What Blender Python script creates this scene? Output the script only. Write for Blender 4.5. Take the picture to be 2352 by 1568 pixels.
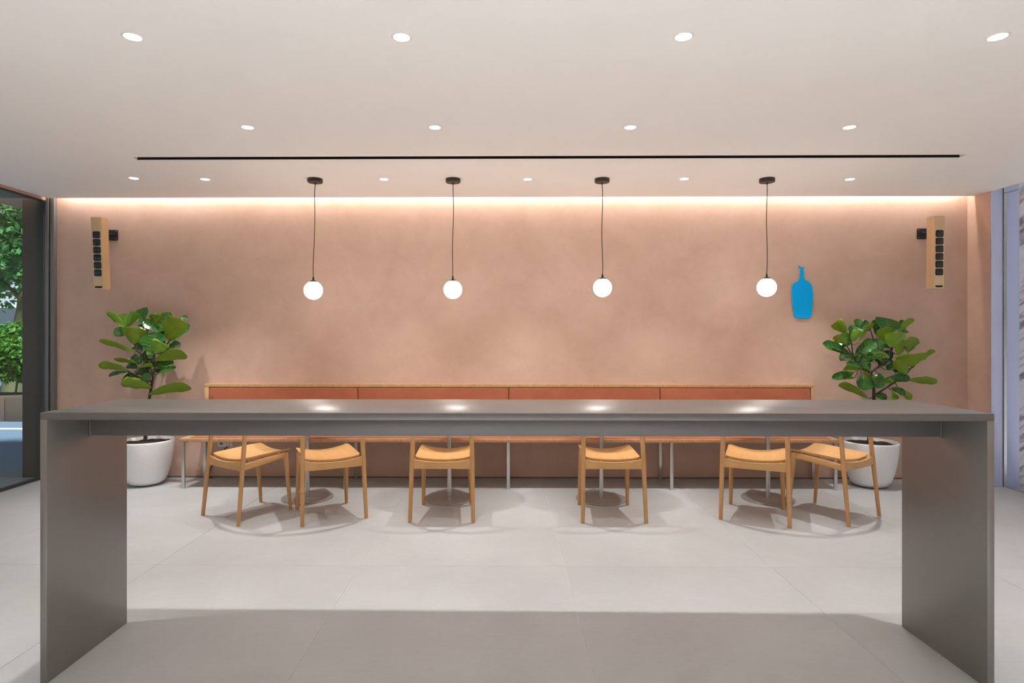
import bpy, bmesh, math, random
from mathutils import Vector, Matrix

for o in list(bpy.data.objects):
    bpy.data.objects.remove(o, do_unlink=True)
scene = bpy.context.scene
COL = scene.collection
PI = math.pi
random.seed(11)

# ------------------------------------------------------------------ camera
CEIL = 2.64
cam_d = bpy.data.cameras.new('camera')
cam = bpy.data.objects.new('camera', cam_d)
COL.objects.link(cam)
cam.location = (0, 0, 1.35)
cam.rotation_euler = (PI / 2, 0, 0.010)
cam_d.sensor_fit = 'HORIZONTAL'
cam_d.sensor_width = 36.0
cam_d.lens = 36.0 * 1380.0 / 2352.0
cam_d.shift_x = (1176 - 1145) / 2352.0
cam_d.shift_y = -(784 - 770) / 2352.0
cam_d.clip_end = 200
scene.camera = cam

# ------------------------------------------------------------------ world: daylight sky
world = bpy.data.worlds.new('sky')
scene.world = world
world.use_nodes = True
wn = world.node_tree
wn.nodes.clear()
w_out = wn.nodes.new('ShaderNodeOutputWorld')
w_bg = wn.nodes.new('ShaderNodeBackground')
w_sky = wn.nodes.new('ShaderNodeTexSky')
w_sky.sky_type = 'NISHITA'
w_sky.sun_disc = False
w_sky.sun_elevation = math.radians(38)
w_sky.sun_rotation = math.radians(200)
w_sky.air_density = 1.2
w_sky.dust_density = 2.5
w_bg.inputs['Strength'].default_value = SKY_STRENGTH = 0.065
wn.links.new(w_sky.outputs[0], w_bg.inputs[0])
wn.links.new(w_bg.outputs[0], w_out.inputs[0])

# ------------------------------------------------------------------ sun on the street, over the roof
sun_d = bpy.data.lights.new('sun', 'SUN')
sun_d.energy = 7.0
sun_d.color = (1.0, 0.97, 0.92)
sun_d.angle = math.radians(6)
sun = bpy.data.objects.new('sun', sun_d)
COL.objects.link(sun)
sun.location = (20, -16, 30)
sun.rotation_euler = Vector((-0.50, 0.42, -0.78)).to_track_quat('-Z', 'Y').to_euler()

# light levels of the room's lamps, seen and added (used by their builders below)
SPOT_W = 98.0
SPOT_MID_W = 36.0
SPOT_WALL_W = 120.0
SPOT_NEAR_W = 9.0
SPOT_BACK_FILL_W = 450.0  # unseen rows, overpowered so their floor bounce lifts the ceiling
SPOT_COL = (1.0, 0.985, 0.965)
GLOBE_L = 26.0
COVE_W = 50.0
COVE_COL = (1.0, 0.93, 0.87)

scene.view_settings.view_transform = 'Standard'
scene.view_settings.look = 'None'
scene.view_settings.gamma = 1.0
scene.view_settings.use_curve_mapping = False
scene.view_settings.exposure = 0.0

# ------------------------------------------------------------------ materials
def new_mat(name):
    m = bpy.data.materials.new(name)
    m.use_nodes = True
    nt = m.node_tree
    b = nt.nodes['Principled BSDF']
    return m, nt, b

def ramp(nt, fac, stops):
    r = nt.nodes.new('ShaderNodeValToRGB')
    e = r.color_ramp.elements
    while len(e) < len(stops):
        e.new(0.5)
    for el, (p, c) in zip(e, stops):
        el.position = p
        el.color = (*c, 1)
    nt.links.new(fac, r.inputs[0])
    return r.outputs[0]

def coords(nt, scale=(1, 1, 1), use='Object', rot=(0, 0, 0)):
    tc = nt.nodes.new('ShaderNodeTexCoord')
    mp = nt.nodes.new('ShaderNodeMapping')
    mp.inputs['Scale'].default_value = scale
    mp.inputs['Rotation'].default_value = rot
    nt.links.new(tc.outputs[use], mp.inputs[0])
    return mp.outputs[0]

def noise(nt, vec, scale, detail=4, rough=0.55, dist=0.0):
    n = nt.nodes.new('ShaderNodeTexNoise')
    n.inputs['Scale'].default_value = scale
    n.inputs['Detail'].default_value = detail
    n.inputs['Roughness'].default_value = rough
    n.inputs['Distortion'].default_value = dist
    if vec is not None:
        nt.links.new(vec, n.inputs['Vector'])
    return n.outputs[0]

def bump(nt, b, h, strength=0.1, dist=0.01):
    bp = nt.nodes.new('ShaderNodeBump')
    bp.inputs['Strength'].default_value = strength
    bp.inputs['Distance'].default_value = dist
    nt.links.new(h, bp.inputs['Height'])
    nt.links.new(bp.outputs[0], b.inputs['Normal'])

def plain(name, col, rough=0.5, metal=0.0, spec=0.5, scale=60):
    m, nt, b = new_mat(name)
    v = coords(nt)
    n = noise(nt, v, scale, 3)
    c = ramp(nt, n, [(0.3, tuple(x * 0.98 for x in col)), (0.7, tuple(min(1, x * 1.02) for x in col))])
    nt.links.new(c, b.inputs['Base Color'])
    b.inputs['Roughness'].default_value = rough
    b.inputs['Metallic'].default_value = metal
    b.inputs['Specular IOR Level'].default_value = spec
    return m

def mix_col(nt, fac, a, b_, mode='MIX'):
    mx = nt.nodes.new('ShaderNodeMix')
    mx.data_type = 'RGBA'
    mx.blend_type = mode
    if isinstance(fac, (int, float)):
        mx.inputs[0].default_value = fac
    else:
        nt.links.new(fac, mx.inputs[0])
    nt.links.new(a, mx.inputs[6])
    nt.links.new(b_, mx.inputs[7])
    return mx.outputs[2]

def plaster_mat(name, c0, c1):
    m, nt, b = new_mat(name)
    v = coords(nt)
    big = noise(nt, v, 0.9, 5, 0.6, 0.6)
    mid = noise(nt, v, 4.5, 6, 0.65, 0.4)
    ca = ramp(nt, big, [(0.32, c0), (0.68, c1)])
    cb = ramp(nt, mid, [(0.3, tuple(x * 0.93 for x in c0)), (0.7, tuple(min(1, x * 1.05) for x in c1))])
    nt.links.new(mix_col(nt, 0.45, ca, cb), b.inputs['Base Color'])
    rr = nt.nodes.new('ShaderNodeMapRange')
    rr.inputs[3].default_value = 0.42
    rr.inputs[4].default_value = 0.60
    nt.links.new(mid, rr.inputs[0])
    nt.links.new(rr.outputs[0], b.inputs['Roughness'])
    b.inputs['Specular IOR Level'].default_value = 0.3
    fine = noise(nt, v, 55, 5, 0.6)
    bump(nt, b, fine, 0.06, 0.004)
    return m

def tile_mat():
    m, nt, b = new_mat('porcelain_tile')
    tc = nt.nodes.new('ShaderNodeTexCoord')
    oi = nt.nodes.new('ShaderNodeObjectInfo')
    ad = nt.nodes.new('ShaderNodeVectorMath')
    ad.operation = 'MULTIPLY_ADD'
    ad.inputs[1].default_value = (13.1, 7.7, 3.3)
    nt.links.new(oi.outputs['Random'], ad.inputs[0])
    nt.links.new(tc.outputs['Object'], ad.inputs[2])
    v = ad.outputs[0]
    big = noise(nt, v, 2.2, 6, 0.62, 0.5)
    c = ramp(nt, big, [(0.3, (0.426, 0.428, 0.428)), (0.7, (0.510, 0.514, 0.515))])
    mp = nt.nodes.new('ShaderNodeMapping')
    mp.inputs['Scale'].default_value = (6, 30, 6)
    nt.links.new(v, mp.inputs[0])
    st = noise(nt, mp.outputs[0], 2.4, 6, 0.7)
    c2 = ramp(nt, st, [(0.25, (0.416, 0.420, 0.421)), (0.75, (0.520, 0.527, 0.528))])
    c3 = mix_col(nt, 0.42, c, c2)
    sp = noise(nt, v, 130, 2, 0.5)
    spk = ramp(nt, sp, [(0.72, (1, 1, 1)), (0.80, (1.0, 1.0, 1.0))])
    dk = ramp(nt, sp, [(0.24, (0.86, 0.85, 0.84)), (0.30, (1, 1, 1))])
    c4 = mix_col(nt, 1.0, c3, dk, 'MULTIPLY')
    nt.links.new(c4, b.inputs['Base Color'])
    b.inputs['Roughness'].default_value = 0.42
    b.inputs['Specular IOR Level'].default_value = 0.4
    bump(nt, b, st, 0.03, 0.002)
    return m

def wood_mat(name, axis, light, dark, scale=1.0, rough=0.42):
    m, nt, b = new_mat(name)
    sc = [26 * scale, 26 * scale, 26 * scale]
    sc['xyz'.index(axis)] = 1.3 * scale
    v = coords(nt, tuple(sc))
    g = noise(nt, v, 1.6, 5, 0.6, 0.9)
    sc2 = [150 * scale] * 3
    sc2['xyz'.index(axis)] = 4 * scale
    v2 = coords(nt, tuple(sc2))
    g2 = noise(nt, v2, 1.5, 3, 0.6)
    ca = ramp(nt, g, [(0.28, dark), (0.5, tuple((x + y) / 2 for x, y in zip(light, dark))), (0.72, light)])
    cb = ramp(nt, g2, [(0.3, dark), (0.65, light)])
    nt.links.new(mix_col(nt, 0.35, ca, cb), b.inputs['Base Color'])
    b.inputs['Roughness'].default_value = rough
    bump(nt, b, g2, 0.05, 0.001)
    return m

def metal_mat(name, col, rough, axis='x', amount=0.12, metal=1.0, spec=0.5):
    m, nt, b = new_mat(name)
    sc = [220, 220, 220]
    sc['xyz'.index(axis)] = 2.2
    v = coords(nt, tuple(sc))
    g = noise(nt, v, 1.0, 4, 0.6)
    vb = coords(nt)
    big = noise(nt, vb, 3.0, 5, 0.6, 0.4)
    c = ramp(nt, g, [(0.3, tuple(x * (1 - amount) for x in col)), (0.7, tuple(x * (1 + amount) for x in col))])
    c2 = ramp(nt, big, [(0.3, tuple(x * 0.94 for x in col)), (0.7, tuple(x * 1.06 for x in col))])
    nt.links.new(mix_col(nt, 0.5, c, c2), b.inputs['Base Color'])
    b.inputs['Metallic'].default_value = metal
    b.inputs['Specular IOR Level'].default_value = spec
    rr = nt.nodes.new('ShaderNodeMapRange')
    rr.inputs[3].default_value = rough * 0.88
    rr.inputs[4].default_value = rough * 1.15
    nt.links.new(big, rr.inputs[0])
    nt.links.new(rr.outputs[0], b.inputs['Roughness'])
    return m

def emit_mat(name, col, strength):
    m = bpy.data.materials.new(name)
    m.use_nodes = True
    nt = m.node_tree
    nt.nodes.clear()
    o = nt.nodes.new('ShaderNodeOutputMaterial')
    e = nt.nodes.new('ShaderNodeEmission')
    e.inputs[0].default_value = (*col, 1)
    e.inputs[1].default_value = strength
    nt.links.new(e.outputs[0], o.inputs[0])
    return m

def glass_mat(name, tint, refl=1.0):
    m = bpy.data.materials.new(name)
    m.use_nodes = True
    nt = m.node_tree
    nt.nodes.clear()
    o = nt.nodes.new('ShaderNodeOutputMaterial')
    t = nt.nodes.new('ShaderNodeBsdfTransparent')
    t.inputs[0].default_value = (*tint, 1)
    g = nt.nodes.new('ShaderNodeBsdfGlossy')
    g.inputs['Roughness'].default_value = 0.01
    lw = nt.nodes.new('ShaderNodeLayerWeight')
    pw = nt.nodes.new('ShaderNodeMath')
    pw.operation = 'POWER'
    pw.inputs[1].default_value = 5.0
    nt.links.new(lw.outputs['Facing'], pw.inputs[0])
    fr = nt.nodes.new('ShaderNodeMath')
    fr.operation = 'MULTIPLY_ADD'
    fr.inputs[1].default_value = 0.55 * refl
    fr.inputs[2].default_value = 0.035 * refl
    nt.links.new(pw.outputs[0], fr.inputs[0])
    mx = nt.nodes.new('ShaderNodeMixShader')
    nt.links.new(fr.outputs[0], mx.inputs[0])
    nt.links.new(t.outputs[0], mx.inputs[1])
    nt.links.new(g.outputs[0], mx.inputs[2])
    nt.links.new(mx.outputs[0], o.inputs[0])
    return m

def leaf_mat(name, c0, c1, rough, trans):
    m, nt, b = new_mat(name)
    v = coords(nt)
    n = noise(nt, v, 9, 4, 0.6)
    c = ramp(nt, n, [(0.3, c0), (0.7, c1)])
    nt.links.new(c, b.inputs['Base Color'])
    b.inputs['Roughness'].default_value = rough
    b.inputs['Specular IOR Level'].default_value = 0.5
    tr = nt.nodes.new('ShaderNodeBsdfTranslucent')
    nt.links.new(c, tr.inputs[0])
    mx = nt.nodes.new('ShaderNodeMixShader')
    mx.inputs[0].default_value = trans
    out = nt.nodes['Material Output']
    nt.links.new(b.outputs[0], mx.inputs[1])
    nt.links.new(tr.outputs[0], mx.inputs[2])
    nt.links.new(mx.outputs[0], out.inputs[0])
    return m

def marble_mat():
    m, nt, b = new_mat('veined_marble')
    v = coords(nt, (1, 1, 1), rot=(0, math.radians(38), 0))
    mp = nt.nodes.new('ShaderNodeMapping')
    mp.inputs['Scale'].default_value = (0.8, 1, 5.0)
    nt.links.new(v, mp.inputs[0])
    n = noise(nt, mp.outputs[0], 2.0, 8, 0.62, 1.3)
    c = ramp(nt, n, [(0.36, (0.20, 0.17, 0.18)), (0.44, (0.46, 0.42, 0.45)), (0.50, (0.78, 0.75, 0.78)), (0.75, (0.84, 0.81, 0.84))])
    nt.links.new(c, b.inputs['Base Color'])
    b.inputs['Roughness'].default_value = 0.25
    return m

M = {}
M['plaster'] = plaster_mat('pink_plaster', (0.565, 0.378, 0.290), (0.665, 0.468, 0.375))
M['ceiling'] = plain('ceiling_paint', (0.945, 0.935, 0.915), 0.8, spec=0.2, scale=0.7)
M['tile'] = tile_mat()
M['grout'] = plain('pale_grout', (0.66, 0.64, 0.61), 0.8)
M['oak_x'] = wood_mat('oak_grain_x', 'x', (0.72, 0.42, 0.175), (0.56, 0.295, 0.105))
M['oak_y'] = wood_mat('oak_grain_y', 'y', (0.72, 0.42, 0.175), (0.56, 0.295, 0.105))
M['oak_z'] = wood_mat('oak_grain_z', 'z', (0.66, 0.37, 0.155), (0.50, 0.26, 0.10))
M['bench_edge'] = wood_mat('oak_end_grain', 'z', (0.66, 0.40, 0.21), (0.46, 0.255, 0.12), 0.9)
M['birch'] = wood_mat('birch_plywood', 'z', (0.80, 0.57, 0.33), (0.68, 0.46, 0.25))
M['leather'] = plaster_mat('tan_leather', (0.36, 0.110, 0.056), (0.45, 0.150, 0.076))
M['steel'] = metal_mat('brushed_steel', (0.132, 0.126, 0.122), 0.30, 'x', 0.06, 0.15, 0.6)
M['steel_z'] = metal_mat('brushed_steel_vertical', (0.225, 0.213, 0.204), 0.31, 'z', 0.03, 0.3, 0.8)
M['leg_steel'] = metal_mat('satin_steel', (0.62, 0.61, 0.60), 0.30, 'z')
M['base_steel'] = metal_mat('base_steel', (0.42, 0.40, 0.38), 0.34, 'x', 0.05, 0.4)
M['frame_metal'] = metal_mat('frame_metal', (0.20, 0.19, 0.19), 0.45, 'z', 0.05, 0.5)
M['jamb_metal'] = metal_mat('jamb_metal', (0.62, 0.65, 0.90), 0.42, 'z', 0.03, 0.15)
M['black'] = plain('black_metal', (0.018, 0.017, 0.016), 0.45)
M['bronze'] = plain('dark_bronze', (0.030, 0.024, 0.019), 0.42)
M['black_hole'] = plain('slot_black', (0.006, 0.006, 0.006), 0.9)
M['driver'] = plain('speaker_cone', (0.018, 0.021, 0.026), 0.30)
M['white_trim'] = plain('white_trim', (0.86, 0.83, 0.79), 0.5)
M['ceramic'] = plain('white_planter', (0.90, 0.90, 0.91), 0.30)
M['soil'] = plain('dark_soil', (0.030, 0.020, 0.014), 0.95)
M['bark'] = plain('fig_bark', (0.060, 0.042, 0.028), 0.8)
M['leaf_top'] = leaf_mat('fig_leaf_top', (0.016, 0.085, 0.010), (0.040, 0.160, 0.018), 0.24, 0.14)
M['leaf_under'] = leaf_mat('fig_leaf_underside', (0.180, 0.310, 0.012), (0.280, 0.410, 0.022), 0.5, 0.22)
M['leaf_pale'] = leaf_mat('fig_leaf_pale', (0.190, 0.400, 0.025), (0.290, 0.500, 0.040), 0.30, 0.25)  # paler green for a few chosen leaves
M['vein'] = plain('leaf_vein', (0.22, 0.30, 0.08), 0.5)
M['blue'] = plain('blue_enamel', (0.001, 0.430, 0.960), 0.6, spec=0.15)
M['white_plastic'] = plain('white_plastic', (0.74, 0.74, 0.76), 0.4)
M['globe'] = emit_mat('lit_opal_glass', (1.0, 0.96, 0.90), GLOBE_L)
M['lens'] = emit_mat('lit_lamp_lens', (1.0, 0.97, 0.92), 20.0)
M['led'] = emit_mat('led_strip', COVE_COL, 6.0)
M['glass'] = glass_mat('window_glass', (0.92, 0.98, 0.985))
M['glass_clear'] = glass_mat('door_glass', (0.93, 0.95, 0.97))
M['marble'] = marble_mat()
M['clad'] = plain('dark_cladding', (0.050, 0.043, 0.041), 0.5, scale=3)
M['asphalt'] = plain('asphalt', (0.17, 0.25, 0.36), 0.85, scale=2)
M['terrace'] = plain('terrace_paving', (0.26, 0.25, 0.27), 0.7)
M['concrete'] = plain('planter_concrete', (0.12, 0.088, 0.070), 0.85, scale=2)
M['paint_white'] = plain('road_paint', (0.80, 0.80, 0.80), 0.7)
M['facade'] = plain('pale_facade', (0.55, 0.58, 0.62), 0.7)
M['pane_dark'] = plain('facade_pane', (0.10, 0.13, 0.16), 0.15)
M['tree_bark'] = plain('mossy_bark', (0.16, 0.17, 0.09), 0.9)
M['tree_leaf'] = leaf_mat('tree_leaf', (0.060, 0.260, 0.090), (0.190, 0.450, 0.130), 0.5, 0.35)
M['hedge_leaf'] = leaf_mat('hedge_leaf', (0.040, 0.190, 0.030), (0.200, 0.440, 0.070), 0.45, 0.35)

# ------------------------------------------------------------------ mesh helpers
def add_box(bm, lo, hi, bevel=0.0, seg=2):
    g = bmesh.ops.create_cube(bm, size=1.0)
    vs = g['verts']
    for v in vs:
        v.co = Vector([lo[i] + (v.co[i] + 0.5) * (hi[i] - lo[i]) for i in range(3)])
    if bevel > 0:
        es = list({e for v in vs for e in v.link_edges})
        bmesh.ops.bevel(bm, geom=es, offset=bevel, segments=seg, profile=0.5, affect='EDGES')

def add_obox(bm, p0, p1, h, t, bevel=0.003):
    """a bar from p0 to p1 with vertical height h and thickness t"""
    p0, p1 = Vector(p0), Vector(p1)
    d = (p1 - p0)
    L = d.length
    x = d.normalized()
    y = Vector((0, 0, 1)).cross(x).normalized()
    z = x.cross(y)
    tmp = bmesh.new()
    add_box(tmp, (0, -t / 2, -h / 2), (L, t / 2, h / 2), bevel)
    mat = Matrix((x, y, z)).transposed().to_4x4()
    mat.translation = p0
    merge(bm, tmp, mat)

def merge(bm, tmp, mat=None):
    if mat is not None:
        tmp.transform(mat)
    me = bpy.data.meshes.new('tmp')
    tmp.to_mesh(me)
    tmp.free()
    bm.from_mesh(me)
    bpy.data.meshes.remove(me)

def add_tube(bm, pts, radii, n=12, cap=True, flat=1.0):
    pts = [Vector(p) for p in pts]
    if isinstance(radii, (int, float)):
        radii = [radii] * len(pts)
    rings = []
    up = None
    for i, p in enumerate(pts):
        if i == 0:
            t = pts[1] - pts[0]
        elif i == len(pts) - 1:
            t = pts[-1] - pts[-2]
        else:
            t = (pts[i + 1] - pts[i]).normalized() + (pts[i] - pts[i - 1]).normalized()
        t.normalize()
        if up is None:
            a = Vector((1, 0, 0)) if abs(t.x) < 0.9 else Vector((0, 1, 0))
            up = (a - t * a.dot(t)).normalized()
        else:
            up = (up - t * up.dot(t)).normalized()
        s = t.cross(up)
        rings.append([bm.verts.new(p + up * (math.cos(2 * PI * k / n) * radii[i]) + s * (math.sin(2 * PI * k / n) * radii[i] * flat)) for k in range(n)])
    for a, b in zip(rings, rings[1:]):
        for k in range(n):
            bm.faces.new((a[k], a[(k + 1) % n], b[(k + 1) % n], b[k]))
    if cap:
        bm.faces.new(list(reversed(rings[0])))
        bm.faces.new(rings[-1])

def add_lathe(bm, prof, n=32, origin=(0, 0, 0)):
    o = Vector(origin)
    rings = []
    for r, z in prof:
        if r < 1e-6:
            rings.append([bm.verts.new(o + Vector((0, 0, z)))])
        else:
            rings.append([bm.verts.new(o + Vector((r * math.cos(2 * PI * k / n), r * math.sin(2 * PI * k / n), z))) for k in range(n)])
    for a, b in zip(rings, rings[1:]):
        for k in range(n):
            k2 = (k + 1) % n
            if len(a) == 1 and len(b) == 1:
                continue
            if len(a) == 1:
                bm.faces.new((a[0], b[k2], b[k]))
            elif len(b) == 1:
                bm.faces.new((a[k], a[k2], b[0]))
            else:
                bm.faces.new((a[k], a[k2], b[k2], b[k]))

def add_prism(bm, outline, y0, y1):
    """outline in (x, z), extruded along y"""
    a = [bm.verts.new((x, y0, z)) for x, z in outline]
    b = [bm.verts.new((x, y1, z)) for x, z in outline]
    n = len(outline)
    bm.faces.new(a)
    bm.faces.new(list(reversed(b)))
    for k in range(n):
        bm.faces.new((a[k], b[k], b[(k + 1) % n], a[(k + 1) % n]))

def obj(name, bm, mat, parent=None, smooth=30, fix=True):
    if fix:
        bmesh.ops.recalc_face_normals(bm, faces=bm.faces)
    me = bpy.data.meshes.new(name)
    bm.to_mesh(me)
    bm.free()
    if isinstance(mat, (list, tuple)):
        for m_ in mat:
            me.materials.append(m_)
    else:
        me.materials.append(mat)
    if smooth:
        for p in me.polygons:
            p.use_smooth = True
        me.set_sharp_from_angle(angle=math.radians(smooth))
    o = bpy.data.objects.new(name, me)
    COL.objects.link(o)
    if parent is not None:
        o.parent = parent
    return o

def box_obj(name, lo, hi, mat, parent=None, bevel=0.0):
    bm = bmesh.new()
    add_box(bm, lo, hi, bevel)
    return obj(name, bm, mat, parent)

def tag(o, label, cat, group=None):
    o['label'] = label
    o['category'] = cat
    if group:
        o['group'] = group
    return o

def struct(o, label=None):
    o['kind'] = 'structure'
    if label:
        o['label'] = label
    return o

def thing(name, label, cat, loc=(0, 0, 0), rz=0.0, group=None):
    o = bpy.data.objects.new(name, None)
    COL.objects.link(o)
    o.empty_display_size = 0.1
    o.location = loc
    o.rotation_euler = (0, 0, rz)
    return tag(o, label, cat, group)

def empty_struct(name, label, loc=(0, 0, 0)):
    o = bpy.data.objects.new(name, None)
    COL.objects.link(o)
    o.location = loc
    return struct(o, label)

def copy_tree(o, parent=None):
    c = o.copy()
    COL.objects.link(c)
    c.parent = parent
    for ch in list(o.children):
        copy_tree(ch, c)
    return c

# ================================================================== THE SETTING
XL, XR = -4.355, 4.467       # glass planes
YB = 5.69                    # back wall face
YF = -5.60                   # wall behind the viewer

# ---- floor: porcelain tiles 1.2 x 1.2 m on a grout bed
floor = struct(box_obj('floor', (XL - 0.02, YF - 0.1, -0.12), (XR + 2.6, YB + 0.10, -0.0020), M['grout']), 'pale grey stone tile floor with thin light joints')
JX = [-4.446 + 1.2 * k for k in range(0, 11)]
JY = [-6.085 + 1.2 * k for k in range(0, 11)]
tile_mesh = {}
for i in range(len(JX) - 1):
    for j in range(len(JY) - 1):
        x0, x1 = max(JX[i], XL - 0.02), min(JX[i + 1], XR + 2.6)
        y0, y1 = max(JY[j], YF - 0.1), min(JY[j + 1], YB + 0.08)
        if x1 - x0 < 0.05 or y1 - y0 < 0.05:
            continue
        g = 0.0012
        w, d = x1 - x0 - 2 * g, y1 - y0 - 2 * g
        key = (round(w, 3), round(d, 3))
        if key not in tile_mesh:
            bm = bmesh.new()
            add_box(bm, (-w / 2, -d / 2, -0.009), (w / 2, d / 2, 0.0), 0.0008, 1)
            t = obj('tile', bm, M['tile'], floor)
            tile_mesh[key] = t.data
        else:
            t = bpy.data.objects.new('tile', tile_mesh[key])
            COL.objects.link(t)
            t.parent = floor
        t.location = ((x0 + x1) / 2, (y0 + y1) / 2, 0.0)

# ---- back wall, side return and the wall behind the viewer
struct(box_obj('wall_back', (-4.27, YB, 0.0), (4.60, YB + 0.12, 2.95), M['plaster']), 'pink limewashed plaster wall behind the long bench')
struct(box_obj('wall_right', (4.35, 5.425, 0.0), (4.46, YB, 2.95), M['plaster']), 'narrow pink plaster return beside the metal jamb')
struct(box_obj('wall_front', (XL + 0.013, YF - 0.12, 0.0), (XR - 0.013, YF, 2.95), M['plaster']), 'pink plaster wall behind the viewer')
struct(box_obj('shadow_gap_strip', (-4.26, YB - 0.006, 0.0), (4.35, YB, 0.012), M['frame_metal']), 'thin dark strip standing in for the shadow gap at the foot of the pink wall')  # dark colour in place of the shaded gap under the wall

# ---- ceiling slab with the black linear slot left open, cove gap along the back wall
SX0, SX1, SY0, SY1 = -2.70, 3.30, 4.325, 4.395
CX0, CX1, CY1 = -4.30, 4.362, 5.605
bm = bmesh.new()
for lo, hi in (((CX0, YF, CEIL), (CX1, SY0, CEIL + 0.14)), ((CX0, SY1, CEIL), (CX1, CY1, CEIL + 0.14)),
               ((CX0, SY0, CEIL), (SX0, SY1, CEIL + 0.14)), ((SX1, SY0, CEIL), (CX1, SY1, CEIL + 0.14))):
    add_box(bm, lo, hi)
ceiling = struct(obj('ceiling', bm, M['ceiling'], smooth=0), 'cream painted ceiling with recessed lights')
roof = struct(box_obj('ceiling_slab', (-4.75, YF - 0.12, 2.96), (6.9, 6.3, 3.15), M['ceiling']), 'roof slab above the suspended ceiling, with an added unseen canopy overhang on the right')  # right overhang added as a canopy to limit daylight

# slot fitting: black channel inside the opening
bm = bmesh.new()
add_box(bm, (SX0 + 0.001, SY0 + 0.001, CEIL + 0.07), (SX1 - 0.001, SY1 - 0.001, CEIL + 0.08))
add_box(bm, (SX0 + 0.001, SY0 + 0.001, CEIL + 0.001), (SX1 - 0.001, SY0 + 0.004, CEIL + 0.07))
add_box(bm, (SX0 + 0.001, SY1 - 0.004, CEIL + 0.001), (SX1 - 0.001, SY1 - 0.001, CEIL + 0.07))
slot = thing('linear_air_slot', 'long thin black linear slot recessed in the cream ceiling', 'air slot', (0.3, 4.36, CEIL))
ch = obj('channel', bm, M['black_hole'], slot, smooth=0)
ch.location = (-0.3, -4.36, -CEIL)
bm = bmesh.new()
add_box(bm, (SX0 + 0.01, 4.357, CEIL + 0.02), (SX1 - 0.01, 4.363, CEIL + 0.07))
sb = obj('blade', bm, M['black'], slot, smooth=0)
sb.location = (-0.3, -4.36, -CEIL)

# cove lamp: LED profile lying on the edge of the ceiling slab, washing the top of the wall
cove = thing('cove_light', 'hidden warm light strip washing the top of the pink wall', 'strip light', (0.03, 5.622, CEIL + 0.13))
bm = bmesh.new()
add_box(bm, (-4.25, -0.012, 0.012), (4.25, 0.012, 0.024))
obj('profile', bm, M['white_trim'], cove, smooth=0)
la = bpy.data.lights.new('cove_lamp', 'AREA')
la.shape = 'RECTANGLE'
la.size = 8.5
la.size_y = 0.02
la.energy = COVE_W
la.color = COVE_COL
lo_ = bpy.data.objects.new('lamp', la)
COL.objects.link(lo_)
lo_.parent = cove
lo_.location = (0, 0, 0.008)
lo_.rotation_euler = (math.radians(20), 0, 0)
bm = bmesh.new()
add_box(bm, (-4.25, -0.008, 0.009), (4.25, 0.008, 0.012))
obj('led_strip', bm, M['led'], cove, smooth=0)

# ---- left: glazed wall to the street
win = empty_struct('window_1', 'floor to ceiling street window with dark metal frame', (XL, 1.1, 0))
def wpart(name, lo, hi, mat, par, org, bevel=0.0):
    lo = [lo[i] - org[i] for i in range(3)]
    hi = [hi[i] - org[i] for i in range(3)]
    return box_obj(name, lo, hi, mat, par, bevel)
wo = (XL, 1.1, 0)
WL0 = 3.20          # the glazing starts here, unseen wall nearer the viewer shaped to cut sky light
ys = [WL0, 4.42, 5.64]
for a, b in zip(ys, ys[1:]):
    wpart('pane', (XL - 0.006, a + 0.003, 0.022), (XL + 0.006, b - 0.003, 2.612), M['glass'], win, wo)
wpart('top_rail', (XL - 0.03, WL0, 2.612), (XL + 0.012, 5.66, 2.627), M['black'], win, wo)
wpart('bottom_rail', (XL - 0.03, WL0, 0.0), (XL + 0.014, 5.66, 0.022), M['clad'], win, wo)
for a in ys[1:-1]:
    wpart('mullion', (XL - 0.010, a - 0.003, 0.022), (XL + 0.010, a + 0.003, 2.612), M['black'], win, wo)
wpart('jamb', (-4.352, 5.645, 0.0), (-4.318, YB + 0.05, 2.95), M['frame_metal'], win, wo, 0.002)
wpart('jamb', (-4.306, 5.650, 0.0), (-4.270, YB + 0.05, 2.95), M['frame_metal'], win, wo, 0.002)
wpart('joint', (-4.319, 5.675, 0.0), (-4.305, YB + 0.04, 2.95), M['black'], win, wo)
struct(box_obj('trim_1', (XL - 0.06, WL0, 2.627), (XL + 0.012, YB + 0.05, 2.95), M['plaster']), 'pink plaster header above the street window')

struct(box_obj('wall_left', (XL - 0.10, YF - 0.12, 0.0), (XL + 0.012, WL0, 2.95), M['plaster']), 'unseen pink plaster wall left of the viewer, cutting sky light')

# ---- right: glazed wall and metal jamb
WR0 = 3.30  # glazing starts here; the unseen wall nearer is added to cut sky light
win2 = empty_struct('window_2', 'frameless glass wall beside the metal jamb', (XR, 1.0, 0))
wo2 = (XR, 1.0, 0)
ys2 = [WR0, 4.35, 5.40]
for a, b in zip(ys2, ys2[1:]):
    wpart('pane', (XR - 0.006, a + 0.003, 0.006), (XR + 0.006, b - 0.003, 2.612), M['glass_clear'], win2, wo2)
    wpart('transom_pane', (XR - 0.006, a + 0.003, 2.624), (XR + 0.006, b - 0.003, 2.955), M['glass_clear'], win2, wo2)
wpart('transom_rail', (XR - 0.010, WR0, 2.613), (XR + 0.010, 5.412, 2.623), M['leg_steel'], win2, wo2)
wpart('floor_channel', (XR - 0.010, WR0, 0.0), (XR + 0.010, 5.412, 0.005), M['leg_steel'], win2, wo2)
wpart('edge_channel', (XR - 0.012, 5.402, 0.0), (XR + 0.012, 5.424, 2.955), M['leg_steel'], win2, wo2)
struct(box_obj('trim_2', (4.351, 5.412, 0.0), (4.452, 5.424, 2.955), M['jamb_metal'], bevel=0.002), 'pale lilac grey metal jamb panel beside the pink wall')
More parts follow.
